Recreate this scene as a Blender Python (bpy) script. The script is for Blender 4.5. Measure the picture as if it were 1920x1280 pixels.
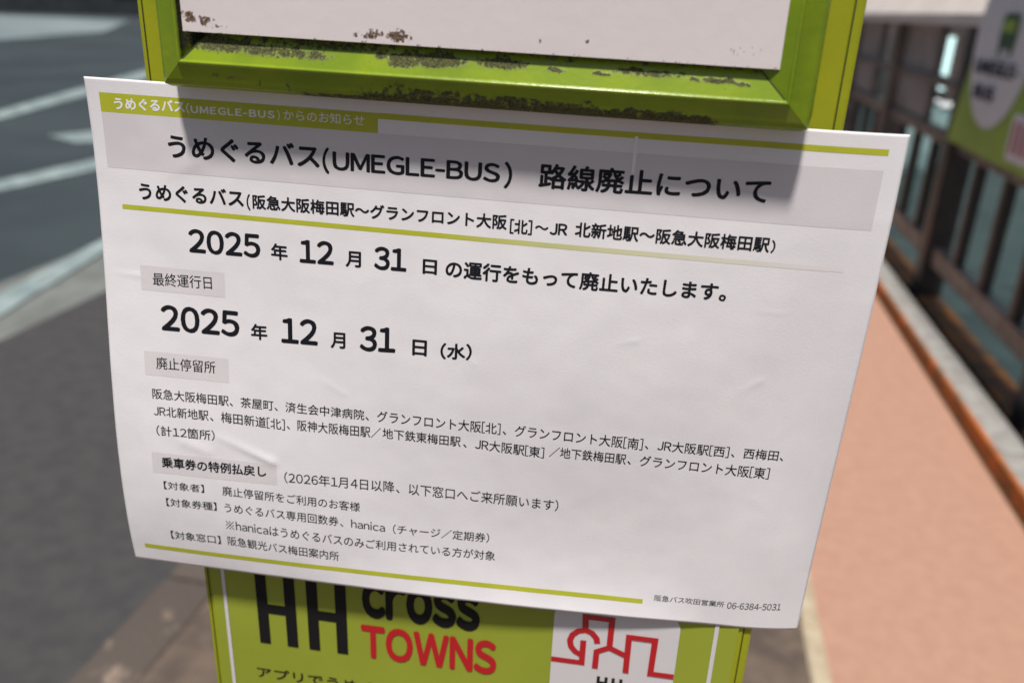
import bpy, bmesh, math, random
from mathutils import Vector, Matrix, noise
random.seed(7)
for o in list(bpy.data.objects): bpy.data.objects.remove(o)
SC = bpy.context.scene
# ------------------------------------------------------------------ camera
cam = bpy.data.cameras.new('camera'); co = bpy.data.objects.new('camera', cam)
SC.collection.objects.link(co); SC.camera = co
cam.sensor_width = 36.0; cam.lens = 29.447; cam.clip_start = 0.02; cam.clip_end = 400
RT = Vector((0.9890154, 0.1424479, 0.0394601)); UP = Vector((-0.0894544, 0.3642955, 0.9269772)); FW = Vector((-0.1176708, 0.9203246, -0.3730365))
M = Matrix((RT, UP, -FW)).transposed().to_4x4(); M.translation = Vector((0.0474592, -0.3005747, 1.4163628))
co.matrix_world = M
cam.dof.use_dof = True; cam.dof.focus_distance = 0.325; cam.dof.aperture_fstop = 7.0; cam.dof.aperture_blades = 9
# ------------------------------------------------------------------ light
SUN_EL, SUN_AZ = 69.5, 184.0          # azimuth measured clockwise from +Y
w = bpy.data.worlds.new('World'); SC.world = w; w.use_nodes = True
nt = w.node_tree; nt.nodes.clear()
sky = nt.nodes.new('ShaderNodeTexSky'); sky.sky_type = 'NISHITA'; sky.sun_disc = False
sky.sun_elevation = math.radians(SUN_EL); sky.sun_rotation = math.radians(SUN_AZ)
sky.air_density = 1.0; sky.dust_density = 2.0
bg = nt.nodes.new('ShaderNodeBackground'); bg.inputs['Strength'].default_value = 0.05
wo = nt.nodes.new('ShaderNodeOutputWorld')
nt.links.new(sky.outputs[0], bg.inputs[0]); nt.links.new(bg.outputs[0], wo.inputs[0])
sl = bpy.data.lights.new('sun', 'SUN'); sl.energy = 5.0; sl.angle = math.radians(6); sl.color = (1.0, 0.945, 0.90)
so = bpy.data.objects.new('sun', sl); SC.collection.objects.link(so)
a, e = math.radians(SUN_AZ), math.radians(SUN_EL)
sdir = Vector((math.sin(a) * math.cos(e), math.cos(a) * math.cos(e), math.sin(e)))
so.rotation_euler = sdir.to_track_quat('Z', 'Y').to_euler(); so.location = (0, -3, 6)
SC.view_settings.view_transform = 'Standard'; SC.view_settings.look = 'None'
SC.view_settings.gamma = 1; SC.view_settings.use_curve_mapping = False; SC.view_settings.exposure = 0.08

# ------------------------------------------------------------------ materials
def srgb(r, g, b):
    return tuple(((c / 255) / 12.92 if c / 255 < .04045 else ((c / 255 + .055) / 1.055) ** 2.4) for c in (r, g, b)) + (1,)
def lin(r, g, b): return (r, g, b, 1)
def mat(name, col, rough=.6, metal=0, col2=None, scale=20, detail=4, bump=0, bscale=200, spec=.5, coat=0, attr=None, acol=None, arough=.95, abump=0, thr=(.4, .6), emit=0):
    m = bpy.data.materials.new(name); m.use_nodes = True; t = m.node_tree; n = t.nodes; l = t.links
    b = n['Principled BSDF']; b.inputs['Roughness'].default_value = rough; b.inputs['Metallic'].default_value = metal
    b.inputs['Specular IOR Level'].default_value = spec; b.inputs['Coat Weight'].default_value = coat; b.inputs['Coat Roughness'].default_value = .15
    tc = n.new('ShaderNodeTexCoord'); src = None
    if col2:
        nz = n.new('ShaderNodeTexNoise'); nz.inputs['Scale'].default_value = scale; nz.inputs['Detail'].default_value = detail
        nz.inputs['Roughness'].default_value = .6
        l.new(tc.outputs['Object'], nz.inputs['Vector'])
        mr = n.new('ShaderNodeMapRange'); mr.inputs[1].default_value = thr[0]; mr.inputs[2].default_value = thr[1]
        l.new(nz.outputs[0], mr.inputs[0])
        mx = n.new('ShaderNodeMix'); mx.data_type = 'RGBA'; mx.inputs[6].default_value = col; mx.inputs[7].default_value = col2
        l.new(mr.outputs[0], mx.inputs[0]); src = mx.outputs[2]
    if attr:
        at = n.new('ShaderNodeAttribute'); at.attribute_name = attr
        nz3 = n.new('ShaderNodeTexNoise'); nz3.inputs['Scale'].default_value = 900; nz3.inputs['Detail'].default_value = 5
        l.new(tc.outputs['Object'], nz3.inputs['Vector'])
        ad = n.new('ShaderNodeMath'); ad.operation = 'MULTIPLY_ADD'; ad.inputs[1].default_value = .9; ad.inputs[2].default_value = -.45
        l.new(nz3.outputs[0], ad.inputs[0])
        ad2 = n.new('ShaderNodeMath'); ad2.operation = 'ADD'; l.new(at.outputs['Fac'], ad2.inputs[0]); l.new(ad.outputs[0], ad2.inputs[1])
        mr3 = n.new('ShaderNodeMapRange'); mr3.inputs[1].default_value = .38; mr3.inputs[2].default_value = .62; l.new(ad2.outputs[0], mr3.inputs[0])
        rp = n.new('ShaderNodeMix'); rp.data_type = 'RGBA'; rp.inputs[6].default_value = acol[0]; rp.inputs[7].default_value = acol[1]
        nz4 = n.new('ShaderNodeTexNoise'); nz4.inputs['Scale'].default_value = 1500; nz4.inputs['Detail'].default_value = 3
        l.new(tc.outputs['Object'], nz4.inputs['Vector'])
        mr4 = n.new('ShaderNodeMapRange'); mr4.inputs[1].default_value = .42; mr4.inputs[2].default_value = .6; l.new(nz4.outputs[0], mr4.inputs[0]); l.new(mr4.outputs[0], rp.inputs[0])
        mx2 = n.new('ShaderNodeMix'); mx2.data_type = 'RGBA'
        if src: l.new(src, mx2.inputs[6])
        else: mx2.inputs[6].default_value = col
        l.new(rp.outputs[2], mx2.inputs[7]); l.new(mr3.outputs[0], mx2.inputs[0]); src = mx2.outputs[2]
        rr = n.new('ShaderNodeMapRange'); rr.inputs[3].default_value = rough; rr.inputs[4].default_value = arough
        l.new(mr3.outputs[0], rr.inputs[0]); l.new(rr.outputs[0], b.inputs['Roughness'])
    if src: l.new(src, b.inputs['Base Color'])
    else: b.inputs['Base Color'].default_value = col
    if bump:
        nb = n.new('ShaderNodeTexNoise'); nb.inputs['Scale'].default_value = bscale; nb.inputs['Detail'].default_value = 5
        l.new(tc.outputs['Object'], nb.inputs['Vector'])
        bp = n.new('ShaderNodeBump'); bp.inputs['Strength'].default_value = bump; bp.inputs['Distance'].default_value = .6 / bscale
        l.new(nb.outputs[0], bp.inputs['Height']); l.new(bp.outputs[0], b.inputs['Normal'])
    if emit:
        b.inputs['Emission Color'].default_value = col; b.inputs['Emission Strength'].default_value = emit
    return m
MT = {}
def mk(k, *a, **kw): MT[k] = mat(k, *a, **kw)
mk('paper', lin(.80, .782, .79), .5, col2=lin(.775, .755, .765), scale=45, bump=.12, bscale=1400, spec=.35)
mk('band_grey', lin(.68, .65, .66), .5, col2=lin(.65, .62, .63), scale=30, bump=.1, bscale=1400, spec=.35)
mk('box_grey', lin(.69, .66, .665), .5, bump=.1, bscale=1400, spec=.35)
mk('print_green', lin(.47, .49, .035), .42, col2=lin(.43, .46, .03), scale=60, spec=.4)
mk('print_black', lin(.010, .010, .014), .55, spec=.2)
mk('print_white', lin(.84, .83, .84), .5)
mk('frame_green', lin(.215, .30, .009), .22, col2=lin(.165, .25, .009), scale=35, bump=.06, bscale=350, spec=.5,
   attr='grime_shade', acol=(lin(.095, .10, .028), lin(.030, .030, .013)))
mk('body_green', lin(.33, .35, .008), .36, col2=lin(.29, .315, .007), scale=18, bump=.05, bscale=400, spec=.5)
mk('body_seam', lin(.03, .04, .004), .7)
mk('plate_white', lin(.76, .70, .69), .38, col2=lin(.72, .665, .655), scale=9, bump=.03, bscale=160, spec=.4, attr='grime_shade', acol=(lin(.075, .028, .02), lin(.20, .15, .10)), arough=.9)
mk('film_green', lin(.31, .36, .035), .4, col2=lin(.28, .33, .03), scale=12, spec=.45)
mk('film_white', lin(.66, .64, .64), .4)
mk('film_black', lin(.010, .009, .010), .6, spec=.2)
mk('film_red', lin(.48, .012, .018), .4)
mk('asphalt', lin(.052, .050, .050), .9, col2=lin(.040, .039, .040), scale=14, detail=8, bump=.35, bscale=300)
mk('road_asphalt', lin(.032, .046, .051), .8, col2=lin(.019, .030, .035), scale=.5, detail=6, bump=.3, bscale=200)
mk('dark_asphalt', lin(.03, .045, .055), .8, col2=lin(.045, .06, .07), scale=.5, bump=.5, bscale=100)
mk('brown_asphalt', lin(.13, .095, .07), .9, col2=lin(.075, .057, .045), scale=9, detail=7, bump=.4, bscale=120)
mk('pink_paving', lin(.40, .232, .162), .85, col2=lin(.375, .208, .145), scale=22, detail=9, bump=.12, bscale=250)
mk('paving_stain', lin(.30, .15, .105), .85, col2=lin(.38, .19, .13), scale=30)
mk('line_paint', lin(.29, .36, .35), .6, col2=lin(.17, .22, .22), scale=5, detail=8, bump=.3, bscale=120)
mk('pale_road', lin(.22, .27, .275), .7, col2=lin(.12, .16, .17), scale=.25, detail=6)
mk('gutter_concrete', lin(.17, .185, .17), .85, col2=lin(.125, .135, .125), scale=4, detail=7, bump=.4, bscale=90)
mk('kerb_stone', lin(.085, .068, .056), .85, col2=lin(.30, .225, .17), thr=(.55, .68), scale=9, detail=8, bump=.6, bscale=70)
mk('strip_stone', lin(.46, .39, .27), .8, col2=lin(.36, .29, .20), scale=12, bump=.4, bscale=70)
mk('rust_face', lin(.50, .135, .016), .8, col2=lin(.20, .085, .025), scale=9, detail=7, bump=.5, bscale=60)
mk('moss_edge', lin(.12, .075, .03), .95, col2=lin(.07, .05, .02), scale=25)
mk('white_concrete', lin(.32, .315, .29), .8, col2=lin(.24, .225, .205), scale=18, detail=8, bump=.4, bscale=70)
mk('cool_tint_asphalt', lin(.026, .046, .045), .45, col2=lin(.014, .026, .027), scale=3, detail=6, bump=.3, bscale=50)  # asphalt with the teal cast of cool light put into its colour
mk('post_metal', lin(.028, .022, .022), .45, col2=lin(.045, .034, .03), scale=15, metal=.0)
mk('rail_metal', lin(.20, .17, .155), .4, col2=lin(.10, .085, .078), scale=9)
mk('rail_cream', lin(.80, .72, .66), .5, col2=lin(.72, .64, .58), scale=6)
mk('panel_mauve', lin(.36, .33, .32), .5, col2=lin(.26, .235, .23), scale=4)
mk('rust_base', lin(.30, .12, .03), .8, col2=lin(.12, .07, .04), scale=8)
mk('banner_green', lin(.34, .50, .06), .45, col2=lin(.30, .45, .05), scale=5)
mk('banner_white', lin(.78, .76, .78), .5)
mk('banner_ink', lin(.05, .05, .09), .5)
mk('banner_bus', lin(.05, .11, .05), .5)
mk('banner_red', lin(.50, .04, .07), .5)
mk('wall_brown', lin(.10, .078, .072), .7, col2=lin(.065, .052, .05), scale=1.5, detail=6)
mk('wall_dark', lin(.018, .022, .026), .6, col2=lin(.03, .036, .04), scale=1.5)
mk('cabinet_teal', lin(.33, .48, .47), .4, col2=lin(.22, .34, .34), scale=3)
mk('cabinet_lid', lin(.75, .82, .80), .35)  # much paler than the body, sunlit top put into the colour
mk('window_frame', lin(.12, .11, .10), .5)
mk('window_lit', lin(.55, .80, .78), .3, emit=1.0)
mk('window_dark', lin(.02, .03, .03), .12)

# ------------------------------------------------------------------ helpers
def link(o, parent=None, label=None, cat=None, group=None, kind=None):
    SC.collection.objects.link(o)
    if parent is not None: o.parent = parent
    if label: o['label'] = label
    if cat: o['category'] = cat
    if group: o['group'] = group
    if kind: o['kind'] = kind
    return o
def empty(name, loc, label, cat, rz=0, group=None):
    o = bpy.data.objects.new(name, None); o.location = loc; o.rotation_euler = (0, 0, rz); o.empty_display_size = .1
    return link(o, None, label, cat, group)
def mesh_obj(name, verts, faces, m, parent=None, smooth=False, **kw):
    me = bpy.data.meshes.new(name); me.from_pydata([tuple(v) for v in verts], [], faces); me.update()
    if isinstance(m, str): m = MT[m]
    me.materials.append(m)
    if smooth:
        for p in me.polygons: p.use_smooth = True
    return link(bpy.data.objects.new(name, me), parent, **kw)
def bm_obj(name, bm, m, parent=None, smooth=False, **kw):
    me = bpy.data.meshes.new(name); bm.to_mesh(me); bm.free(); me.materials.append(MT[m])
    if smooth:
        for p in me.polygons: p.use_smooth = True
    return link(bpy.data.objects.new(name, me), parent, **kw)
def box_bm(bm, x0, x1, y0, y1, z0, z1, bev=0, seg=2):
    r = bmesh.ops.create_cube(bm, size=1); vs = r['verts']
    for v in vs:
        v.co = Vector(((x0 + x1) / 2 + v.co.x * (x1 - x0), (y0 + y1) / 2 + v.co.y * (y1 - y0), (z0 + z1) / 2 + v.co.z * (z1 - z0)))
    if bev:
        es = list({e for v in vs for e in v.link_edges})
        bmesh.ops.bevel(bm, geom=es, offset=bev, segments=seg, affect='EDGES', profile=.5)
    return bm
def box(name, b, m, parent=None, bev=0, seg=2, **kw):
    bm = bmesh.new(); box_bm(bm, *b, bev=bev, seg=seg)
    return bm_obj(name, bm, m, parent, **kw)
def fbm(x, y, z=0.0, o=4):
    s = 0; a = 1; t = 0
    for i in range(o):
        s += a * noise.noise(Vector((x, y, z + 7.3 * i))); t += a; a *= .55; x *= 2.03; y *= 2.03
    return s / t
Z0 = 1.25      # height of the board's own origin above the ground

# ================================================================== SETTING
RZ = -0.0569                      # the street runs 3.3 degrees clockwise of +Y
RL = -0.08                        # road level below the footway
CX, CY, CH = 0.0475, -0.3006, 1.4164
def sheet(name, pts, z, m, parent=None, rz=RZ, **kw):
    o = mesh_obj(name, [(x, y, z) for x, y in pts], [tuple(range(len(pts)))], m, parent, **kw)
    if parent is None: o.rotation_euler = (0, 0, rz)
    return o
def rect(x0, x1, y0, y1): return [(x0, y0), (x1, y0), (x1, y1), (x0, y1)]
sheet('ground', rect(-200, 200, -120, 220), -0.13, 'dark_asphalt', kind='structure')
sheet('road', rect(-40, -1.12, -30, 90), RL, 'road_asphalt', kind='structure')
lane = sheet('bus_bay', rect(-2.83, -1.12, -30, 30), RL + .004, 'asphalt', kind='structure')
gut = sheet('gutter', rect(-3.42, -2.83, -30, 30), RL + .004, 'gutter_concrete', kind='structure')
def road_pt(x, y):
    k = (CH - RL) / CH
    return CX + (x - CX) * k, CY + (y - CY) * k
def marking(name, pts, m='line_paint', z=.009):
    return mesh_obj(name, [road_pt(x, y) + (RL + z,) for x, y in pts], [tuple(range(len(pts)))], m, kind='structure')
def ext(p, q, t): return (p[0] + (q[0] - p[0]) * t, p[1] + (q[1] - p[1]) * t)
def line_mark(p1, q1, p2, q2, t0=-.6, t1=3.5, **k):
    marking('road_marking', [ext(p1, q1, t0), ext(p2, q2, t0), ext(p2, q2, t1), ext(p1, q1, t1)], **k)
line_mark((-7.36, 8.96), (-8.14, 11.8), (-6.89, 8.35), (-7.49, 10.81), -.5, 2.2)
line_mark((-4.71, 5.51), (-4.59, 6.55), (-4.46, 5.20), (-4.32, 6.14), -.8, 3.5)
line_mark((-2.93, 3.20), (-3.04, 4.22), (-2.72, 2.90), (-2.87, 3.92), -1.5, 5)
marking('road_marking', [(-16.7, 21.1), (-17.9, 27.7), (-23.5, 38.5), (-36, 36), (-28, 24)], 'pale_road')  # broad pale patch across the far road
marking('arrow_marking', [(-5.75, 7.55), (-5.25, 7.25), (-4.9, 7.5), (-4.85, 8.6), (-5.35, 8.9), (-5.45, 8.1)])
# footway
fw = sheet('footway', rect(-.97, .50, -8, 40), 0.0, 'brown_asphalt', kind='structure')
sheet('pink_footway', rect(.50, 1.228, -8, 40), 0.001, 'pink_paving', kind='structure')
sheet('footway_base', rect(-.97, 1.40, -8, 40), -0.02, 'brown_asphalt', kind='structure')
# stones of the kerb between road and footway, each its own piece
kerb = mesh_obj('kerb', [(-1.125, -8, -.11), (-.972, -8, -.11), (-.972, 40, -.11), (-1.125, 40, -.11), (-1.115, -8, -.03), (-.98, -8, -.03), (-.98, 40, -.03), (-1.115, 40, -.03)],
                [(0, 1, 2, 3), (4, 5, 6, 7), (0, 1, 5, 4), (1, 2, 6, 5), (2, 3, 7, 6), (3, 0, 4, 7)], 'brown_asphalt', kind='structure')
kerb.rotation_euler = (0, 0, RZ)
bm = bmesh.new(); box_bm(bm, -.075, .075, -.295, .295, -.10, .004, bev=.012, seg=2)
ks_me = None
for k in range(26):
    if ks_me is None:
        o = bm_obj('kerb_stone', bm, 'kerb_stone', kerb, smooth=True); ks_me = o.data
    else: o = link(bpy.data.objects.new('kerb_stone', ks_me), kerb)
    o.location = (-1.048, -2.0 + k * .6, random.uniform(-.002, .002)); o.rotation_euler = (0, 0, random.uniform(-.006, .006))
# stones of the narrow pale strip between brown and pink paving
strip = sheet('edging_strip', rect(.497, .543, -3, 14), .003, 'strip_stone', kind='structure')
bm = bmesh.new(); box_bm(bm, -.02, .02, -.196, .196, -.01, .009, bev=.003, seg=1); sm = None
for k in range(30):
    if sm is None: o = bm_obj('edging_stone', bm, 'strip_stone', strip); sm = o.data
    else: o = link(bpy.data.objects.new('edging_stone', sm), strip)
    o.location = (.52, -1.5 + k * .4, random.uniform(-.001, .001))
# low kerb on the right of the footway: rusty steel face, pale concrete top
rk = box('boundary_kerb', (1.242, 1.352, -4, 22, -.10, .06), 'white_concrete', kind='structure'); rk.rotation_euler = (0, 0, RZ)
box('steel_edging', (1.226, 1.241, -4, 22, -.02, .074), 'rust_face', rk, bev=.003)
box('moss_strip', (1.217, 1.225, -4, 22, -.02, .005), 'moss_edge', rk, bev=.004)
bm = bmesh.new(); box_bm(bm, -.055, .055, -.494, .494, .0, .069, bev=.005, seg=2); sm = None
for k in range(18):
    if sm is None: o = bm_obj('coping_stone', bm, 'white_concrete', rk, smooth=False); sm = o.data
    else: o = link(bpy.data.objects.new('coping_stone', sm), rk)
    o.location = (1.298, -2 + k * 1.0, random.uniform(0, .002))
sheet('cool_tint_ground', rect(1.352, 14, -6, 40), -.02, 'cool_tint_asphalt', kind='structure')  # ground beyond the railing, cool light tinted into its colour

# ------------------------------------------------------------------ text helper
GCACHE = {}
def special(ch):
    V = []; F = []
    def q(cx, cy, lx, ly, a):
        k = len(V)
        for sx, sy in ((-1, -1), (1, -1), (1, 1), (-1, 1)):
            px_, py_ = sx * lx, sy * ly; V.append(((cx + px_ * math.cos(a) - py_ * math.sin(a)) * EM, (cy + px_ * math.sin(a) + py_ * math.cos(a)) * EM))
        F.append((k, k + 1, k + 2, k + 3))
    if ch == '-':
        q(.16, .30, .16, .034, 0); return V, F, .32 * EM, True
    q(.5, .36, .52, .026, math.pi / 4); q(.5, .36, .52, .026, -math.pi / 4)
    for dx, dy in ((0, .3), (0, -.3), (.3, 0), (-.3, 0)): q(.5 + dx, .36 + dy, .055, .055, .78)
    return V, F, EM, False
def glyph(ch, res):
    """one character (printed forms of latin letters and digits come from the same family as the kana)"""
    if (ch, res) in GCACHE: return GCACHE[(ch, res)]
    if ch in '-\u203b':
        GCACHE[(ch, res)] = special(ch); return GCACHE[(ch, res)]
    latin = 33 <= ord(ch) <= 126
    c2 = chr(ord(ch) + 0xFEE0) if latin else ch
    cu = bpy.data.curves.new('t', 'FONT'); cu.body = c2; cu.size = 1; cu.resolution_u = res; cu.fill_mode = 'FRONT'
    ob = bpy.data.objects.new('t', cu); SC.collection.objects.link(ob)
    bpy.context.view_layer.update()
    me = bpy.data.meshes.new_from_object(ob.evaluated_get(bpy.context.evaluated_depsgraph_get()))
    bpy.data.objects.remove(ob); bpy.data.curves.remove(cu)
    vs = [(v.co.x, v.co.y) for v in me.vertices]; fs = [tuple(p.vertices) for p in me.polygons]
    bpy.data.meshes.remove(me)
    if latin:
        x0 = min(x for x, y in vs); x1 = max(x for x, y in vs)
        vs = [(x - x0, y) for x, y in vs]; adv = x1 - x0
    else: adv = EM
    GCACHE[(ch, res)] = (vs, fs, adv, latin); return GCACHE[(ch, res)]
EM = 1.0
def measure_em():
    cu = bpy.data.curves.new('t', 'FONT'); cu.size = 1; r = []
    ob = bpy.data.objects.new('t', cu); SC.collection.objects.link(ob)
    for b_ in ('\u65e5', '\u65e5\u65e5\u65e5'):
        cu.body = b_; bpy.context.view_layer.update()
        me = bpy.data.meshes.new_from_object(ob.evaluated_get(bpy.context.evaluated_depsgraph_get()))
        r.append(max(v.co.x for v in me.vertices)); bpy.data.meshes.remove(me)
    bpy.data.objects.remove(ob); bpy.data.curves.remove(cu)
    return (r[1] - r[0]) / 2
EM = measure_em()
NARROW = {'\u300c': .5}
def text_mesh(text, res, wide=0):
    V = []; F = []; x = 0; prev = None
    for i, ch in enumerate(text):
        if ch == ' ': x += .28 * EM; prev = None; continue
        vs, fs, adv, latin = glyph(ch, res)
        sb = (.10 if ch not in '()[]/-.' else .06) * EM
        sb += wide * EM
        if latin and x > 0: x += sb * .9 if prev else sb * .6
        elif not latin and prev: x += .02 * EM
        k = len(V); V += [(a + x, b_) for a, b_ in vs]; F += [tuple(q + k for q in f) for f in fs]
        x += adv; prev = latin
        if not latin and i + 1 < len(text): prev = False
    return V, F
SHIFT = {0: [(-.5, -.3), (.5, .3)], 1: [(-.5, -.3), (.5, .3)], 2: [(0, 0), (1, .5), (-1, -.5), (-.5, 1), (.5, -1)], 3: [(0, 0), (1, 0), (-1, 0), (0, 1), (0, -1), (.7, .7), (-.7, .7), (.7, -.7), (-.7, -.7)]}
BOLD = {0: .010, 1: .018, 2: .027, 3: .034}
def place_text(name, text, fn, m, parent, wt=0, res=3, cut=None, label=None, bold=None):
    """fn(s, t, k) maps the ink box (0..1, 0..1) of layer k to a point"""
    V, F = text_mesh(text, res, .13 if wt == 3 and text == 'UMEGLE-BUS' else 0)
    x0 = min(v[0] for v in V); x1 = max(v[0] for v in V); y0 = min(v[1] for v in V); y1 = max(v[1] for v in V)
    r = (bold if bold is not None else BOLD[wt]) * EM
    if cut:
        bm = bmesh.new(); bv = [bm.verts.new((a, b_, 0)) for a, b_ in V]
        for f in F:
            try: bm.faces.new([bv[i] for i in f])
            except ValueError: pass
        es = [e for e in bm.edges if e.calc_length() > cut * EM]
        if es: bmesh.ops.subdivide_edges(bm, edges=es, cuts=1)
        bmesh.ops.triangulate(bm, faces=bm.faces); bm.verts.index_update()
        V = [(v.co.x, v.co.y) for v in bm.verts]; F = [tuple(v.index for v in f.verts) for f in bm.faces]; bm.free()
    VV = []; FF = []
    for k, (dx, dy) in enumerate(SHIFT[wt]):
        n0 = len(VV)
        VV += [fn((a + dx * r - x0 + r) / (x1 - x0 + 2 * r), (b_ + dy * r - y0 + r) / (y1 - y0 + 2 * r), k) for a, b_ in V]
        FF += [tuple(i + n0 for i in f) for f in F]
    return mesh_obj(name, VV, FF, m, parent, label=label)

# ================================================================== BUS STOP SIGN
BX, BY = -0.007, 0.07
sign = empty('bus_stop_sign', (BX, BY, 0), 'lime green bus stop post with worn framed white plate, behind the paper notice', 'bus stop sign')
TL = 0.0
def L(x, y, z): return (x - BX, y - BY, z + Z0 - TL * (x - BX))         # board coordinates (metres) to the sign's own
def lbox(name, x0, x1, y0, y1, z0, z1, m, parent=sign, bev=0, seg=2, **kw):
    return box(name, (x0 - BX, x1 - BX, y0 - BY, y1 - BY, z0 + Z0, z1 + Z0), m, parent, bev=bev, seg=seg, **kw)
lbox('column_body', -.1334, .1191, .0031, .135, -1.17, .95, 'body_green', bev=.0012, seg=2)
lbox('base_plate', -.20, .19, -.06, .20, -1.25, -1.17, 'body_green', bev=.01)
lbox('front_sheet', -.1309, .1153, .0024, .0060, -1.16, .93, 'body_green', bev=.0005, seg=1)
for xx in (-.1311, .1155):
    lbox('edge_seam', xx - .0002, xx + .0002, .0027, .0045, -1.16, .93, 'body_seam')
# framed plate: four mitred rails, hung very slightly out of true
TL = .0145
XL, XR, ZB, ZT = -.1105, .0967, .1417, .80
PROF = [(-.0120, -.0062), (-.0105, -.0080), (-.00075, -.01256), (-.00070, -.01260), (-.00062, -.01282), (-.00045, -.01305), (-.0002, -.0132), (.0001, -.01325), (.0004, -.0131), (.0006, -.0128), (.0007, -.0125), (.00075, -.01242), (.0064, -.0108), (.0080, -.0097), (.0089, -.0078), (.0092, -.0055), (.0092, .0026)]
def densify(pr, d):
    out = []
    for (a, b), (c_, e_) in zip(pr, pr[1:]):
        n_ = max(1, int(math.hypot(c_ - a, e_ - b) / d))
        for i in range(n_): out.append((a + (c_ - a) * i / n_, b + (e_ - b) * i / n_))
    return out + [pr[-1]]
SM = .0092; CR = .0045
def round_corner(x, z):
    for cx_, sx in ((XL - SM + CR, -1), (XR + SM - CR, 1)):
        cz = ZB - SM + CR
        if (x - cx_) * sx > 0 and z < cz:
            d = math.hypot(x - cx_, z - cz)
            if d > CR: return cx_ + (x - cx_) * CR / d, cz + (z - cz) * CR / d
    return x, z
def px2x(px): return -.112 + (px - 340) * .000184
# worn patches and a painted plate shadow on the bottom rail, (x, s, rx, rs, strength); s < 0 is the inner bevel, s > 0 the outer one
BLOB = [(px2x(430), -.0062, .014, .0022, 1), (px2x(520), -.0055, .018, .0020, .9), (px2x(600), -.0048, .012, .0016, .8), (px2x(400), -.0075, .008, .003, .9),
        (px2x(640), -.0085, .030, .0018, .75), (px2x(780), -.0052, .0055, .0024, 1.2), (px2x(735), -.0060, .003, .001, .9), (px2x(850), -.0060, .009, .0018, 1.1), (px2x(835), -.0045, .005, .0012, 1.0),
        (px2x(965), -.0062, .0085, .0015, 1.1), (px2x(1065), -.0055, .003, .0009, .9), (px2x(1142), -.0050, .0035, .0006, .9), (px2x(1225), -.0062, .012, .0012, .85),  # last patch paints the plate's wavy shadow on the bevel
        (px2x(1350), -.0054, .0085, .0009, 1.0), (px2x(1395), -.0048, .003, .0007, .9), (px2x(420), .0038, .0025, .0009, .55), (px2x(452), .0048, .004, .0007, .5), (px2x(505), .0055, .0006, .0020, .75), (px2x(556), .0064, .0005, .0016, .75)]
def grime_shade_bottom(x, s):
    n1 = fbm(x * 330, s * 330, 1.0); n2 = fbm(x * 90, s * 200, 5.0); n3 = fbm(x * 1100, s * 1100, 4.0)
    g = 0
    for bx, bs, rx, rs, st in BLOB:
        d = ((x - bx + n2 * .004) / (rx * 1.15)) ** 2 + ((s - bs + n1 * .0012) / (rs * 1.2)) ** 2
        if d < 3: g = max(g, st * (1.0 - d * .55) + n1 * .55 + n3 * .3)
    g *= .82
    if s < -.002 and n3 > .25: g = max(g, .25 + n3 * .6)
    u = max(0, min(1, (x - px2x(620)) / (px2x(760) - px2x(620)))); u2 = max(0, min(1, (px2x(1390) - x) / .012))
    if s > .0011:
        top = .0014 + .0026 * max(0, min(1, (x - px2x(800)) / .09))
        edge = max(0, min(1, (s - top + n2 * .0030) / .0022))
        g = max(g, edge * u * u2 * (.50 + .75 * n1 + .3 * n3 + .38 * max(0, min(1, (s - .0045) / .003))))
        if s > .0074: g = max(g, (.72 + n1 * .6) * max(0, min(1, (x - px2x(540)) / .01)) * u2)
    if s < -.0085 + n2 * .002: g = max(g, .42 + n1 * .7)  # darker band along the innermost edge
    return max(0, min(1.2, g))
def rail(name, which, along, d=.003, grime_shade=None, label=None):
    pr = densify(PROF, d); V = []; G = []
    for i in range(along + 1):
        t = i / along
        for s, y in pr:
            if which == 'bottom': x = (XL - s) + t * ((XR + s) - (XL - s)); z = ZB - s
            elif which == 'top': x = (XL - s) + t * ((XR + s) - (XL - s)); z = ZT + s
            elif which == 'left': x = XL - s; z = (ZB - s) + t * ((ZT + s) - (ZB - s))
            else: x = XR + s; z = (ZB - s) + t * ((ZT + s) - (ZB - s))
            if which != 'top': x, z = round_corner(x, z)
            if which == 'left' and s < -.0004: y = -.0136 + .0112 * min(1, (-s - .0004) / .0012)
            g = grime_shade(x, s) if grime_shade else (.9 if which == 'left' and s < -.0006 and z > ZB + .006 else .30 if y > -.0045 and s < 0 else 0) + (.12 * fbm(x * 300, z * 60) if s < .009 else .2)  # left inner wall blackened: shade of the gap put into the mask
            if grime_shade:
                b = max(0, g - .35)
                y -= b * (.00018 + .00035 * fbm(x * 500, s * 500, 3.0))
            V.append(L(x, y, z)); G.append(max(0, g))
    n = len(pr); F = []
    flip = which in ('left', 'top')
    for i in range(along):
        for j in range(n - 1):
            q = (i * n + j, i * n + j + 1, (i + 1) * n + j + 1, (i + 1) * n + j)
            F.append(q if not flip else q[::-1])
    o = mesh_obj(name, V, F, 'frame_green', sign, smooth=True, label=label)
    at = o.data.attributes.new('grime_shade', 'FLOAT', 'POINT'); at.data.foreach_set('value', G)
    return o
rail('frame_rail', 'bottom', 560, .00042, grime_shade_bottom, label='bottom rail of the frame with dark dirt, flaking paint and a painted plate shadow')
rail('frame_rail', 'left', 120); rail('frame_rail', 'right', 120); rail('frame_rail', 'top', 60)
def mitre(x0, z0, x1, z1, y0, y1, wd=.00022):
    dx, dz = x1 - x0, z1 - z0; l_ = math.hypot(dx, dz); nx, nz = -dz / l_ * wd, dx / l_ * wd
    V = [L(x0 - nx, y0, z0 - nz), L(x0 + nx, y0, z0 + nz), L(x1 + nx, y1, z1 + nz), L(x1 - nx, y1, z1 - nz)]
    mesh_obj('mitre_joint', V, [(0, 1, 2, 3)], 'body_seam', sign)
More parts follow.
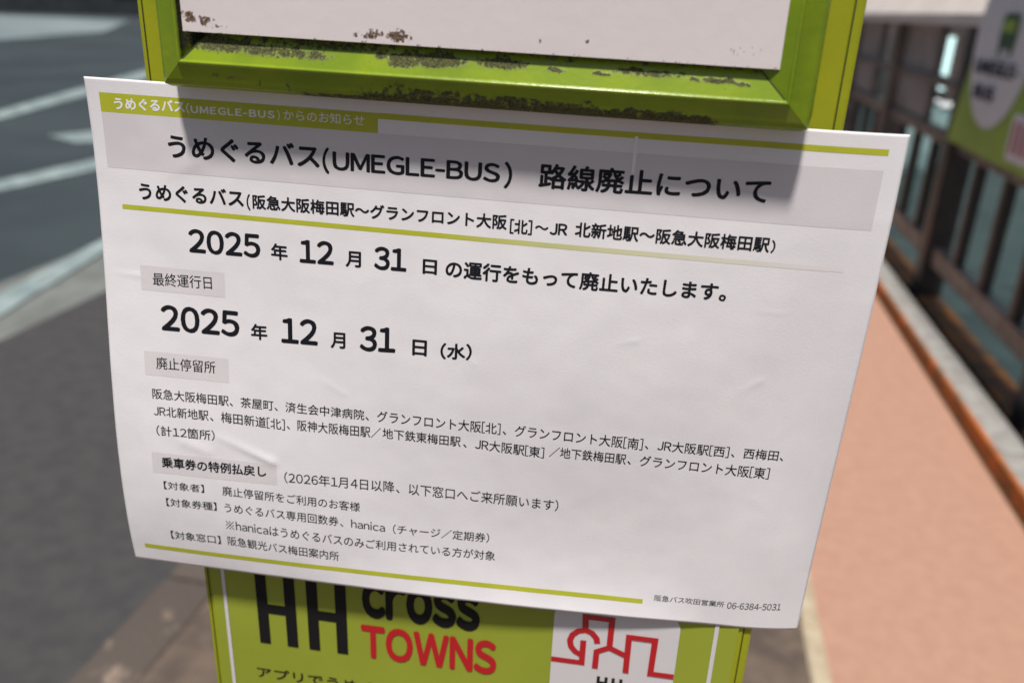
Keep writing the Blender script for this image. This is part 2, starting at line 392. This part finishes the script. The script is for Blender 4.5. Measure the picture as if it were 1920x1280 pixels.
mitre(XL + .0012, ZB + .0012, XL + .0108, ZB + .0108, -.0126, -.0080)
mitre(XR - .0012, ZB + .0012, XR - .0108, ZB + .0108, -.0126, -.0080)
# backing sheet behind the rails, then the white plate (its edge stands proud of the inner bevel)
lbox('backing_sheet', XL - .002, XR + .002, -.0016, .0022, ZB + .004, ZT, 'frame_green')
def plate():
    x0, x1, z0, z1 = -.1087, .0927, .1518, .79; zs = []
    z = z0
    while z < .176: zs.append(z); z += .00045
    while z < z1: zs.append(z); z += .02
    zs.append(z1); nx = 440; V = []; G = []
    P1 = [(362, 440, .0012, .0060), (690, 800, .0010, .0046)]
    for z in zs:
        for i in range(nx + 1):
            x = x0 + (x1 - x0) * i / nx
            px = 340 + (x + .112) / .000184; h = z - z0
            n1 = fbm(x * 420, z * 420, 9.0); n2 = fbm(x * 1100, z * 700, 2.0); g = 0
            if h < .03:
                # left chips: slanting line, high on the left
                for (a, b, c0, rr, st) in ((352, 395, .0048, .0019, 1.0), (385, 425, .0036, .0016, .95), (415, 446, .0021, .0010, .8), (688, 705, .0026, .0011, .9), (705, 748, .0027, .0016, 1.05), (752, 798, .0026, .0021, 1.15),
                                       (812, 818, .0030, .0006, .8), (1030, 1036, .0040, .0008, 1.1), (1112, 1120, .0048, .0008, 1.1), (1336, 1440, .0045, .0015, .42), (1461, 1469, .0110, .0035, .9), (1466, 1472, .017, .004, .5), (344, 352, .010, .008, .55)):
                    mid = (a + b) / 2; d = ((px - mid) / ((b - a) / 2)) ** 2 + ((h - c0) / rr) ** 2
                    if d < 2: g = max(g, st * (.82 - .40 * d) + n2 * 1.1 + n1 * .5 - .12)
                if h < .0006 and n1 > .12: g = max(g, .5)
            V.append(L(x, -.0113, z)); G.append(max(0, min(1, g)))
    n = nx + 1; F = [(j * n + i, j * n + i + 1, (j + 1) * n + i + 1, (j + 1) * n + i) for j in range(len(zs) - 1) for i in range(nx)]
    # edges of the sheet
    k = len(V)
    V += [L(x0, -.0103, z0), L(x1, -.0103, z0), L(x1, -.0103, z1), L(x0, -.0103, z1)]; G += [.2] * 4
    a0, b0, c0_, d0 = 0, nx, (len(zs) - 1) * n + nx, (len(zs) - 1) * n
    F += [(a0, k, k + 1, b0), (b0, k + 1, k + 2, c0_), (c0_, k + 2, k + 3, d0), (d0, k + 3, k, a0)]
    o = mesh_obj('white_plate', V, F, 'plate_white', sign, label='white enamel plate with rust chips along its lower edge')
    at = o.data.attributes.new('grime_shade', 'FLOAT', 'POINT'); at.data.foreach_set('value', G)
plate()
TL = 0.0
# lower advertising film with its lettering
film = lbox('advert_film', -.1290, .1130, .0014, .0023, -.62, .06, 'film_green', label='lower green advert with black and red lettering')
YF = .0011
def fquad(name, pts, m, parent, y=YF):
    return mesh_obj(name, [L(x, y, z) for x, z in pts], [tuple(range(len(pts)))], m, parent)
for x0, x1 in ((-.1236, -.1219), (.1029, .1047)):
    fquad('white_line', [(x0, -.61), (x1, -.61), (x1, .05), (x0, .05)], 'film_white', film)
def fbar(x0, x1, z0, z1): return [(x0, z0), (x1, z0), (x1, z1), (x0, z1)]
def letter(polys, m='film_black', nm='lettering', y=YF):
    V = []; F = []
    for p in polys:
        F.append(tuple(range(len(V), len(V) + len(p)))); V += [L(x, y, z) for x, z in p]
    return mesh_obj(nm, V, F, m, film)
zt = -.0765
for a in (-.1071, -.0824):
    letter([fbar(a, a + .0053, -.1234, zt), fbar(a + .0138, a + .0191, -.1234, zt), fbar(a + .0053, a + .0138, -.1052, -.0999)])
def ftext(text, x0, x1, z0, z1, m, wt, bold=None, res=4):
    return place_text('lettering', text, lambda s, t, k: L(x0 + (x1 - x0) * s, YF - k * .00001, z0 + (z1 - z0) * t), m, film, wt, res, bold=bold)
ftext('cross', -.0556, -.0004, -.1000, -.0790, 'film_black', 3, .046)
ftext('TOWNS', -.0566, .0080, -.1238, -.1040, 'film_red', 3, .037)
ftext('アプリでうめぐるバス', -.1103, -.024, -.1452, -.1386, 'film_black', 1)
# white badge with a red line drawing
icon = []
ix0, ix1, iz0, iz1, ir = .0331, .0885, -.1330, -.0774, .0075
for cx_, cz_, a0 in ((ix1 - ir, iz1 - ir, 0), (ix0 + ir, iz1 - ir, 90), (ix0 + ir, iz0 + ir, 180), (ix1 - ir, iz0 + ir, 270)):
    for k in range(9):
        a = math.radians(a0 + k * 90 / 8); icon.append((cx_ + ir * math.cos(a), cz_ + ir * math.sin(a)))
fquad('badge', icon, 'film_white', film, YF)
def stroke(pts, wd, closed=False):
    L_, R_ = [], []
    for i, p in enumerate(pts):
        a = Vector(pts[max(0, i - 1)]); b = Vector(pts[min(len(pts) - 1, i + 1)]); p = Vector(p)
        d1 = (p - a).normalized() if i else (b - p).normalized(); d2 = (b - p).normalized() if i < len(pts) - 1 else d1
        n1 = Vector((-d1.y, d1.x)); n2 = Vector((-d2.y, d2.x)); n_ = (n1 + n2).normalized(); k = wd / 2 / max(.4, n_.dot(n1))
        L_.append(p + n_ * k); R_.append(p - n_ * k)
    return [[tuple(L_[i]), tuple(L_[i + 1]), tuple(R_[i + 1]), tuple(R_[i])] for i in range(len(pts) - 1)]
W_ = .0027
ring = [(.0532, -.0973), (.0526, -.0945), (.0505, -.0919), (.0474, -.0907), (.0442, -.0918), (.0418, -.0942), (.0409, -.0975), (.0416, -.1008), (.0437, -.1034), (.0463, -.1048)]
for k, pl_ in enumerate(([(.0331, -.1093), (.0470, -.1093), (.0469, -.0966)], ring, [(.0474, -.0907), (.0470, -.0834), (.0587, -.0834), (.0587, -.0987), (.0532, -.1018), (.0531, -.1115)],
            [(.0587, -.0987), (.0668, -.1022)], [(.0670, -.1116), (.0668, -.0914), (.0783, -.0914), (.0780, -.1102), (.0884, -.1102)])):
    letter(stroke(pl_, W_), 'film_red', 'badge_drawing', YF - .0002 - .00004 * k)
for a in (.0545, .0612):
    letter([fbar(a, a + .0014, -.1225, -.1157), fbar(a + .0035, a + .0049, -.1225, -.1157), fbar(a + .0014, a + .0035, -.1198, -.1184)], y=YF - .0003)

# ================================================================== PAPER NOTICE
PP = [-8.93444, 27.95417, 0.0146649, 2.39497, 2.88163, -0.64853, -0.43702, -0.10278, -3.74908, -3.11144, -0.00236, 0.96345, -0.35886, -0.92475, 0.48358, -0.50946, -0.49280, -0.91843, -0.22955, 0.68005, -0.01509, -0.17529, -0.72688]
CPHI, SPHI = math.cos(PP[2]), math.sin(PP[2])
def gauss(d): return math.exp(-d * d)
def seg_d(u, v, a, b):
    ax, ay = a; bx, by = b; dx, dy = bx - ax, by - ay; t = ((u - ax) * dx + (v - ay) * dy) / (dx * dx + dy * dy); t_ = max(0, min(1, t))
    return math.hypot(u - ax - t_ * dx, v - ay - t_ * dy), t_, ((u - ax) * dy - (v - ay) * dx) / math.hypot(dx, dy)
CREASE = [((46, 143), (67.5, 151.5), .42, 2.6, 1), ((30, 146), (40, 149), .22, 2.5, 0), ((5, 75.3), (15, 75.8), .14, 1.2, 1), ((207, 84), (214, 82), .11, 1.3, 1), ((256, 99), (262, 94.5), .12, 1.8, 1), ((253, 66), (266, 66.4), .05, .7, 1),
          ((270, 120), (276, 114), .06, 2, 1), ((268, 146), (274, 150), .09, 2.4, 0), ((30, 36), (42, 30), .22, 4, 1), ((60, 180), (85, 204), .12, 6, 0), ((90, 112), (99, 117), .10, 1.8, 1), ((281, 60), (288, 92), .07, 4, 1), ((144, 92), (152, 98), .07, 1.5, 1)]
DR = (-4.6, -3.0, -2.6, -3.1, -4.0, -5.0, -5.6, -5.2)      # how far the right edge curls back
def disp(u, v):
    a = u / 148.5 - 1; b = v / 105 - 1
    Tu = (1, a, 2 * a * a - 1, 4 * a ** 3 - 3 * a); Tv = (1, b, 2 * b * b - 1, 4 * b ** 3 - 3 * b, 8 * b ** 4 - 8 * b * b + 1)
    d = 0; k = 3
    for p in Tu:
        for q in Tv: d += PP[k] * p * q; k += 1
    for A, B, amp, wd, mode in CREASE:
        if min(A[0], B[0]) - 3 * wd - 4 < u < max(A[0], B[0]) + 3 * wd + 4 and min(A[1], B[1]) - 3 * wd - 4 < v < max(A[1], B[1]) + 3 * wd + 4:
            r, t, sg = seg_d(u, v, A, B)
            e_ = gauss(r / wd) * (.3 + .7 * t if mode else 1)
            d += amp * e_ if mode == 0 else amp * e_ * (1 + .8 * math.tanh(sg / wd * 2))
    edge = 1 if v > 20 else v / 20
    d += edge * (.13 * noise.noise(Vector((u / 28, v / 22, 3.1))) + .07 * noise.noise(Vector((u / 9, v / 8, 8.7))))
    if d < 0.2: c_ = .2 - .9 * math.tanh((.2 - d) / .9)
    else: c_ = d
    if u > 258:
        q = ((u - 258) / 39) ** 2.3; k_ = min(6.999, max(0, v / 30)); i_ = int(k_)
        d = c_ * (1 - q) + (DR[i_] + (DR[i_ + 1] - DR[i_]) * (k_ - i_)) * q
    elif u > 40: d = c_
    else: q = u / 40; d = d * (1 - q) + c_ * q
    return d
def SP(u, v, lift=0.0):
    x = u - 148.5; z = 105 - v
    return ((x * CPHI + z * SPHI + PP[0]) / 1000, -(disp(u, v) + lift) / 1000, (-x * SPHI + z * CPHI + PP[1]) / 1000 + Z0)
NU_, NV_ = 297, 210
V = [SP(i * 297 / NU_, j * 210 / NV_) for j in range(NV_ + 1) for i in range(NU_ + 1)]
n = NU_ + 1
F = [((j + 1) * n + i, (j + 1) * n + i + 1, j * n + i + 1, j * n + i) for j in range(NV_) for i in range(NU_)]
notice = mesh_obj('paper_notice', V, F, 'paper', smooth=True, label='large white paper notice in Japanese about a bus route closing, on the green post', cat='notice')
so_ = notice.modifiers.new('thickness', 'SOLIDIFY'); so_.thickness = .00012; so_.offset = -1
def pquad(name, u0, u1, v0, v1, m, lift, parent=notice, step=3.0, **kw):
    nu = max(1, int((u1 - u0) / step)); nv = max(1, int((v1 - v0) / 1.5))
    V = [SP(u0 + (u1 - u0) * i / nu, v0 + (v1 - v0) * j / nv, lift) for j in range(nv + 1) for i in range(nu + 1)]; n = nu + 1
    F = [((j + 1) * n + i, (j + 1) * n + i + 1, j * n + i + 1, j * n + i) for j in range(nv) for i in range(nu)]
    return mesh_obj(name, V, F, m, parent, smooth=True, **kw)
pquad('title_band', 5.1, 290.5, 12.4, 33.2, 'band_grey', .045, step=1.5)
pquad('header_block', 5.1, 113, 5.3, 12.4, 'print_green', .06, step=1.5)
pquad('green_rule', 113, 290.9, 5.2, 7.3, 'print_green', .06, step=1.5)
pquad('green_rule', 6.0, 229.5, 200.4, 202.6, 'print_green', .06, step=1.5)
pquad('grey_box', 15.3, 50.6, 70.9, 81.0, 'box_grey', .045, step=1.5)
pquad('grey_box', 14.8, 50.8, 106.6, 117.0, 'box_grey', .045, step=1.5)
pquad('grey_box', 15.2, 70.1, 151.9, 161.6, 'box_grey', .045, step=1.5)
# the middle rule fades out towards its right end in print
m = MT['print_green'].copy(); m.name = 'print_green_fade'; t = m.node_tree
b = t.nodes['Principled BSDF']; src = b.inputs['Base Color'].links[0].from_socket
tc = t.nodes.new('ShaderNodeTexCoord'); sx = t.nodes.new('ShaderNodeSeparateXYZ'); t.links.new(tc.outputs['Object'], sx.inputs[0])
mr = t.nodes.new('ShaderNodeMapRange'); mr.inputs[1].default_value = -.02; mr.inputs[2].default_value = .125; t.links.new(sx.outputs[0], mr.inputs[0])
mx = t.nodes.new('ShaderNodeMix'); mx.data_type = 'RGBA'; mx.inputs[7].default_value = lin(.78, .745, .75)
t.links.new(mr.outputs[0], mx.inputs[0]); t.links.new(src, mx.inputs[6]); t.links.new(mx.outputs[2], b.inputs['Base Color'])
MT['fade'] = m
pquad('green_rule', 9.8, 284, 47.1, 48.95, 'fade', .05, step=1.5)
pquad('light_leak_paint', 205.2, 206.3, 6.6, 19.5, 'print_white', .1, step=.5)  # pale strip painted as light leaking through the frame's shadow
SEGS = [
('うめぐるバス', 10.7, 11.3, 38.8, 10.6, 4.47, 3, 'w'),
('(', 39.3, 10.8, 40.7, 10.8, 3.98, 0, 'w'),
('UMEGLE-BUS', 41.1, 10.4, 73.9, 10.1, 2.76, 3, 'w'),
(')', 74.8, 10.7, 75.8, 10.7, 3.81, 0, 'w'),
('からのお知らせ', 77.2, 10.3, 108.0, 10.2, 3.79, 0, 'w'),
('うめぐるバス', 30.8, 27.7, 90.7, 27.1, 8.9, 2, 'k'),
('(', 91.7, 28.8, 94.4, 28.7, 9.79, 2, 'k'),
('UMEGLE-BUS', 95.6, 27.1, 158.5, 26.7, 6.98, 2, 'k'),
(')', 159.9, 28.6, 162.9, 28.5, 9.76, 2, 'k'),
('路線廃止について', 172.5, 27.5, 253.7, 26.7, 9.23, 2, 'k'),
('うめぐるバス', 17.3, 44.7, 60.1, 44.1, 6.61, 2, 'k'),
('(', 61.2, 45.2, 62.7, 45.1, 6.37, 2, 'k'),
('阪急大阪梅田駅～グランフロント大阪', 63.6, 44.3, 162.0, 43.7, 5.56, 2, 'k'),
('[北]', 163.1, 44.9, 171.4, 44.8, 5.53, 2, 'k'),
('～', 172.4, 42.5, 177.4, 42.5, 1.57, 2, 'k'),
('JR', 177.9, 44.0, 184.4, 43.8, 4.32, 2, 'k'),
('北新地駅～阪急大阪梅田駅', 187.1, 44.0, 256.7, 43.8, 5.66, 2, 'k'),
('）', 257.2, 43.8, 258.7, 43.8, 4.81, 2, 'k'),
('2025', 36.5, 63.9, 66.0, 63.5, 9.56, 2, 'k'),
('年', 70.3, 63.5, 77.1, 63.5, 6.56, 2, 'k'),
('12', 81.9, 63.6, 95.6, 63.4, 9.24, 2, 'k'),
('月', 100.3, 63.5, 106.5, 63.4, 6.28, 2, 'k'),
('31', 111.6, 63.5, 124.4, 63.3, 9.14, 2, 'k'),
('日', 130.7, 63.3, 136.3, 63.3, 5.79, 2, 'k'),
('の運行をもって廃止いたします。', 139.6, 63.9, 244.3, 63.4, 7.07, 2, 'k'),
('最終運行日', 20.3, 78.9, 45.3, 78.2, 5.47, 1, 'k'),
('2025', 22.9, 97.3, 56.1, 96.9, 10.97, 2, 'k'),
('年', 60.9, 97.3, 67.8, 97.0, 6.74, 2, 'k'),
('12', 73.6, 97.3, 88.8, 96.9, 10.73, 2, 'k'),
('月', 94.1, 97.3, 100.2, 97.1, 6.72, 2, 'k'),
('31', 106.0, 97.3, 120.6, 96.6, 10.67, 2, 'k'),
('日', 127.4, 96.7, 133.3, 96.6, 6.68, 2, 'k'),
('（水）', 138.7, 97.1, 151.2, 96.2, 6.88, 2, 'k'),
('廃止停留所', 19.7, 114.2, 45.3, 113.7, 5.54, 1, 'k'),
('阪急大阪梅田駅、茶屋町、済生会中津病院', 17.3, 127.4, 108.0, 127.4, 4.78, 1, 'k'),
('、グランフロント大阪[北]', 108.4, 127.5, 164.2, 127.5, 5.32, 1, 'k'),
('、グランフロント大阪[南]', 165.0, 127.4, 221.2, 128.1, 5.4, 1, 'k'),
('、JR大阪駅[西]', 221.9, 127.5, 255.0, 127.9, 5.08, 1, 'k'),
('、西梅田、', 255.7, 127.5, 276.2, 127.4, 4.74, 1, 'k'),
('JR北新地駅', 17.4, 135.1, 41.5, 134.8, 4.82, 1, 'k'),
('、梅田新道[北]', 42.0, 134.9, 74.3, 135.7, 5.05, 1, 'k'),
('、阪神大阪梅田駅/', 75.0, 135.2, 115.0, 134.9, 5.09, 1, 'k'),
('地下鉄東梅田駅', 115.6, 134.6, 148.2, 135.0, 4.91, 1, 'k'),
('、JR大阪駅[東]', 149.1, 135.2, 182.4, 136.3, 5.22, 1, 'k'),
('/地下鉄梅田駅', 184.3, 135.3, 215.3, 135.5, 5.11, 1, 'k'),
('、グランフロント大阪[東]', 215.8, 135.4, 272.0, 136.0, 5.3, 1, 'k'),
('（計12箇所）', 18.1, 144.0, 43.8, 143.7, 4.92, 1, 'k'),
('乗車券の特例払戻し', 19.4, 158.8, 65.6, 158.3, 5.17, 2, 'k'),
('(2026年1月4日以降', 73.4, 160.2, 120.8, 159.8, 5.55, 0, 'k'),
('、以下窓口へご来所願います)', 121.4, 160.0, 189.9, 161.3, 5.72, 0, 'k'),
('【対象者】', 19.4, 169.4, 37.6, 169.1, 4.01, 0, 'k'),
('廃止停留所をご利用のお客様', 45.7, 169.3, 106.0, 170.8, 4.72, 0, 'k'),
('【対象券種】', 19.7, 178.0, 42.6, 177.5, 4.3, 0, 'k'),
('うめぐるバス専用回数券', 46.1, 177.7, 96.6, 179.0, 4.83, 0, 'k'),
('、hanica', 97.2, 179.0, 116.8, 179.9, 4.44, 0, 'k'),
('（チャージ／定期券）', 120.2, 180.2, 161.8, 180.3, 4.81, 0, 'k'),
('※hanicaはうめぐるバスのみ', 46.1, 186.5, 107.7, 189.0, 5.01, 0, 'k'),
('ご利用されている方が対象', 108.5, 188.9, 164.8, 189.1, 4.85, 0, 'k'),
('【対象窓口】', 19.7, 195.5, 42.9, 195.1, 4.54, 0, 'k'),
('阪急観光バス梅田案内所', 46.1, 195.1, 96.4, 197.1, 5.0, 0, 'k'),
('阪急バス吹田営業所', 234.3, 200.7, 263.8, 200.2, 3.09, 0, 'k'),
('06-6384-5031', 265.1, 200.6, 287.8, 199.7, 3.48, 0, 'k'),
]
for text, ua, va, ub, vb, h, wt, col in SEGS:
    big = h > 6
    def fn(s, t, k, ua=ua, va=va, ub=ub, vb=vb, h=h):
        return SP(ua + (ub - ua) * s, va + (vb - va) * s - h * t, .075 + .006 * k)
    place_text('printed_text', text, fn, 'print_white' if col == 'w' else 'print_black', notice, wt, 4 if big else 3, cut=.3 if big else None)

# ================================================================== RAILING, BANNER, BEYOND
fa = math.cos(RZ)
fence = empty('railing', (1.494, 0, 0), 'tall brown metal railing with cream top beam along right edge of pink footway', 'railing', RZ)
def fbox(name, b, m, **kw): return box(name, b, m, fence, **kw)
PY = [1.14 + 1.64 * k for k in range(9)]
for k, y in enumerate(PY):
    fbox('post', (-.065, .065, y - .065, y + .065, -.02, 1.40), 'post_metal' if k in (0, 1, 2) else 'rail_metal', bev=.008)
y0, y1 = PY[0] - .8, PY[-1] + .3
tv = [(x, y, z) for y in (y0, y1) for x, z in ((-.115, 1.405), (.07, 1.405), (.07, 1.63), (-.01, 1.63), (-.115, 1.46))]
mesh_obj('top_beam', tv, [(0, 1, 2, 3, 4), (9, 8, 7, 6, 5)] + [(i, i + 5, (i + 1) % 5 + 5, (i + 1) % 5) for i in range(5)], 'rail_cream', fence)
fbox('bottom_rail', (-.03, .03, y0, y1, .20, .30), 'rail_metal', bev=.006)
fbox('rail', (-.028, .028, y0, y1, .80, .87), 'rail_metal', bev=.006)
fbox('rail', (-.028, .028, y0, y1, 1.08, 1.135), 'rail_metal', bev=.006)
bal = None
for k in range(len(PY) - 1):
    for j in range(1, 4):
        y = PY[k] + j * .41
        if bal is None: o = fbox('baluster', (-.024, .024, -.024, .024, .30, .80), 'post_metal'); bal = o.data
        else: o = link(bpy.data.objects.new('baluster', bal), fence)
        o.location = (0, y, 0)
    fbox('infill_panel', (-.008, .008, PY[k] + .75, PY[k] + 1.56, .875, 1.395), 'panel_mauve')
    fbox('frame_bar', (-.02, .02, PY[k] + .70, PY[k] + .745, .87, 1.40), 'rail_metal')
base = box('wall_footing', (1.43, 1.56, -4, 22, -.05, .02), 'rust_base', kind='structure'); base.rotation_euler = (0, 0, RZ)

ban = empty('banner_board', (1.563, 3.61, .877), 'green board with white oval and bus symbol hung on the brown railing', 'sign board', RZ)
def bp(Y, z, x=0): return (x, Y - 4.0, z - .86)      # board frame: x towards the fence, y along the street
bpts = [(4.57, .865), (4.36, 1.53), (4.28, 1.78), (2.95, 1.78), (2.90, .865)]
V = [bp(Y, z, 0) for Y, z in bpts] + [bp(Y, z, .018) for Y, z in bpts]; n = len(bpts)
F = [tuple(range(n)), tuple(range(2 * n - 1, n - 1, -1))] + [(i, i + n, (i + 1) % n + n, (i + 1) % n) for i in range(n)]
mesh_obj('board', V, F, 'banner_green', ban)
def bpoly(name, pts, m, x=-.004): return mesh_obj(name, [bp(Y, z, x) for Y, z in pts], [tuple(range(len(pts)))], m, ban)
bpoly('white_oval', [(4.08 + .37 * math.cos(a * math.pi / 24), 1.34 + .36 * math.sin(a * math.pi / 24)) for a in range(48)], 'banner_white')
def rr(cy, cz, hw, hh, r):
    out = []
    for sx, sz, a0 in ((1, 1, 0), (-1, 1, 90), (-1, -1, 180), (1, -1, 270)):
        for k in range(6):
            a = math.radians(a0 + k * 18); out.append((cy + sx * (hw - r) + r * math.cos(a), cz + sz * (hh - r) + r * math.sin(a)))
    return out
bpoly('bus_symbol', rr(4.03, 1.375, .10, .07, .035), 'banner_bus', -.008)
bpoly('bus_window', rr(4.03, 1.395, .075, .024, .012), 'banner_green', -.011)
for yy in (3.96, 4.10): bpoly('bus_wheel', [(yy + .02 * math.cos(a * .524), 1.295 + .02 * math.sin(a * .524)) for a in range(12)], 'banner_bus', -.008)
def btext(text, ya, yb, z0, z1): place_text('lettering', text, lambda s, t, k: bp(ya + (yb - ya) * s, z0 + (z1 - z0) * t, -.008 - .0005 * k), 'banner_ink', ban, 3)
btext('UMEGLE-', 4.36, 3.80, 1.195, 1.255); btext('BUS', 4.30, 4.03, 1.09, 1.15)
bpoly('badge', rr(3.62, .99, .13, .09, .03), 'banner_white', -.004)
for k in range(3): bpoly('badge_bar', [(3.71 - k * .07, .93), (3.68 - k * .07, .93), (3.68 - k * .07, 1.05), (3.71 - k * .07, 1.05)], 'banner_red', -.008)

# pale utility cabinets standing beyond the railing
def cabinet(x, y, h, wx, wy, label):
    c_ = empty('utility_cabinet', (x, y, -.02), label, 'cabinet', RZ, 'pale cabinets beyond the railing')
    box('cabinet_body', (-wx / 2, wx / 2, -wy / 2, wy / 2, 0, h - .03), 'cabinet_teal', c_, bev=.01)
    box('lid', (-wx / 2 - .015, wx / 2 + .015, -wy / 2 - .015, wy / 2 + .015, h - .03, h), 'cabinet_lid', c_, bev=.012)
    box('door', (-wx / 2 + .03, wx / 2 - .03, -wy / 2 - .012, -wy / 2 - .001, .06, h - .09), 'cabinet_teal', c_, bev=.003)
cabinet(2.62, 8.9, 1.02, .24, .3, 'tall pale teal cabinet, leftmost beyond the railing')
cabinet(2.92, 9.0, .72, .30, .4, 'low pale teal cabinet with bright lid beyond the railing, middle one')
cabinet(3.22, 9.2, .66, .26, .4, 'lowest pale teal cabinet beyond the railing, just left of the green board')

shop = empty('shop_building', (9.5, 16.0, 0), 'dim brown building front with pale lit windows beyond the railing', 'building')
box('wall', (-7.6, 8, 0.1, 6, -.05, 7), 'wall_brown', shop)
k = 0
for wx in (-7.0, -5.9, -4.8, -3.7, -2.6, -1.5, -.4, .7, 1.8, 2.9, 4.0, 5.1):
    for wz, hh in ((.25, 1.0), (2.6, 1.3), (4.7, 1.3)):
        fr = box('window', (wx, wx + .8, .0, .12, wz, wz + hh), 'window_frame', shop)
        lit = (k * 7 + int(wz)) % 3 != 1
        box('pane', (wx + .05, wx + .38, -.012, -.001, wz + .06, wz + hh - .06), 'window_lit' if lit else 'window_dark', fr)
        box('pane', (wx + .42, wx + .75, -.012, -.001, wz + .06, wz + hh - .06), 'window_dark' if k % 2 else 'window_lit', fr)
        k += 1
box('cornice', (-7.7, 8.1, -.15, .098, 2.1, 2.3), 'rail_cream', shop)

far = empty('office_building', (-29.5, 46, 0), 'dark low building at the far end of the road, top left corner', 'building', math.atan2(.56, .83))
box('wall', (-32, 32, 0, 10, -.13, 8), 'wall_dark', far)
for k in range(20):
    fr = box('window', (-30.5 + k * 3.1, -28.6 + k * 3.1, -.06, -.001, 1.0, 3.0), 'window_frame', far)
    box('pane', (-30.4 + k * 3.1, -28.7 + k * 3.1, -.08, -.062, 1.1, 2.9), 'window_lit' if k % 4 == 1 else 'window_dark', fr)
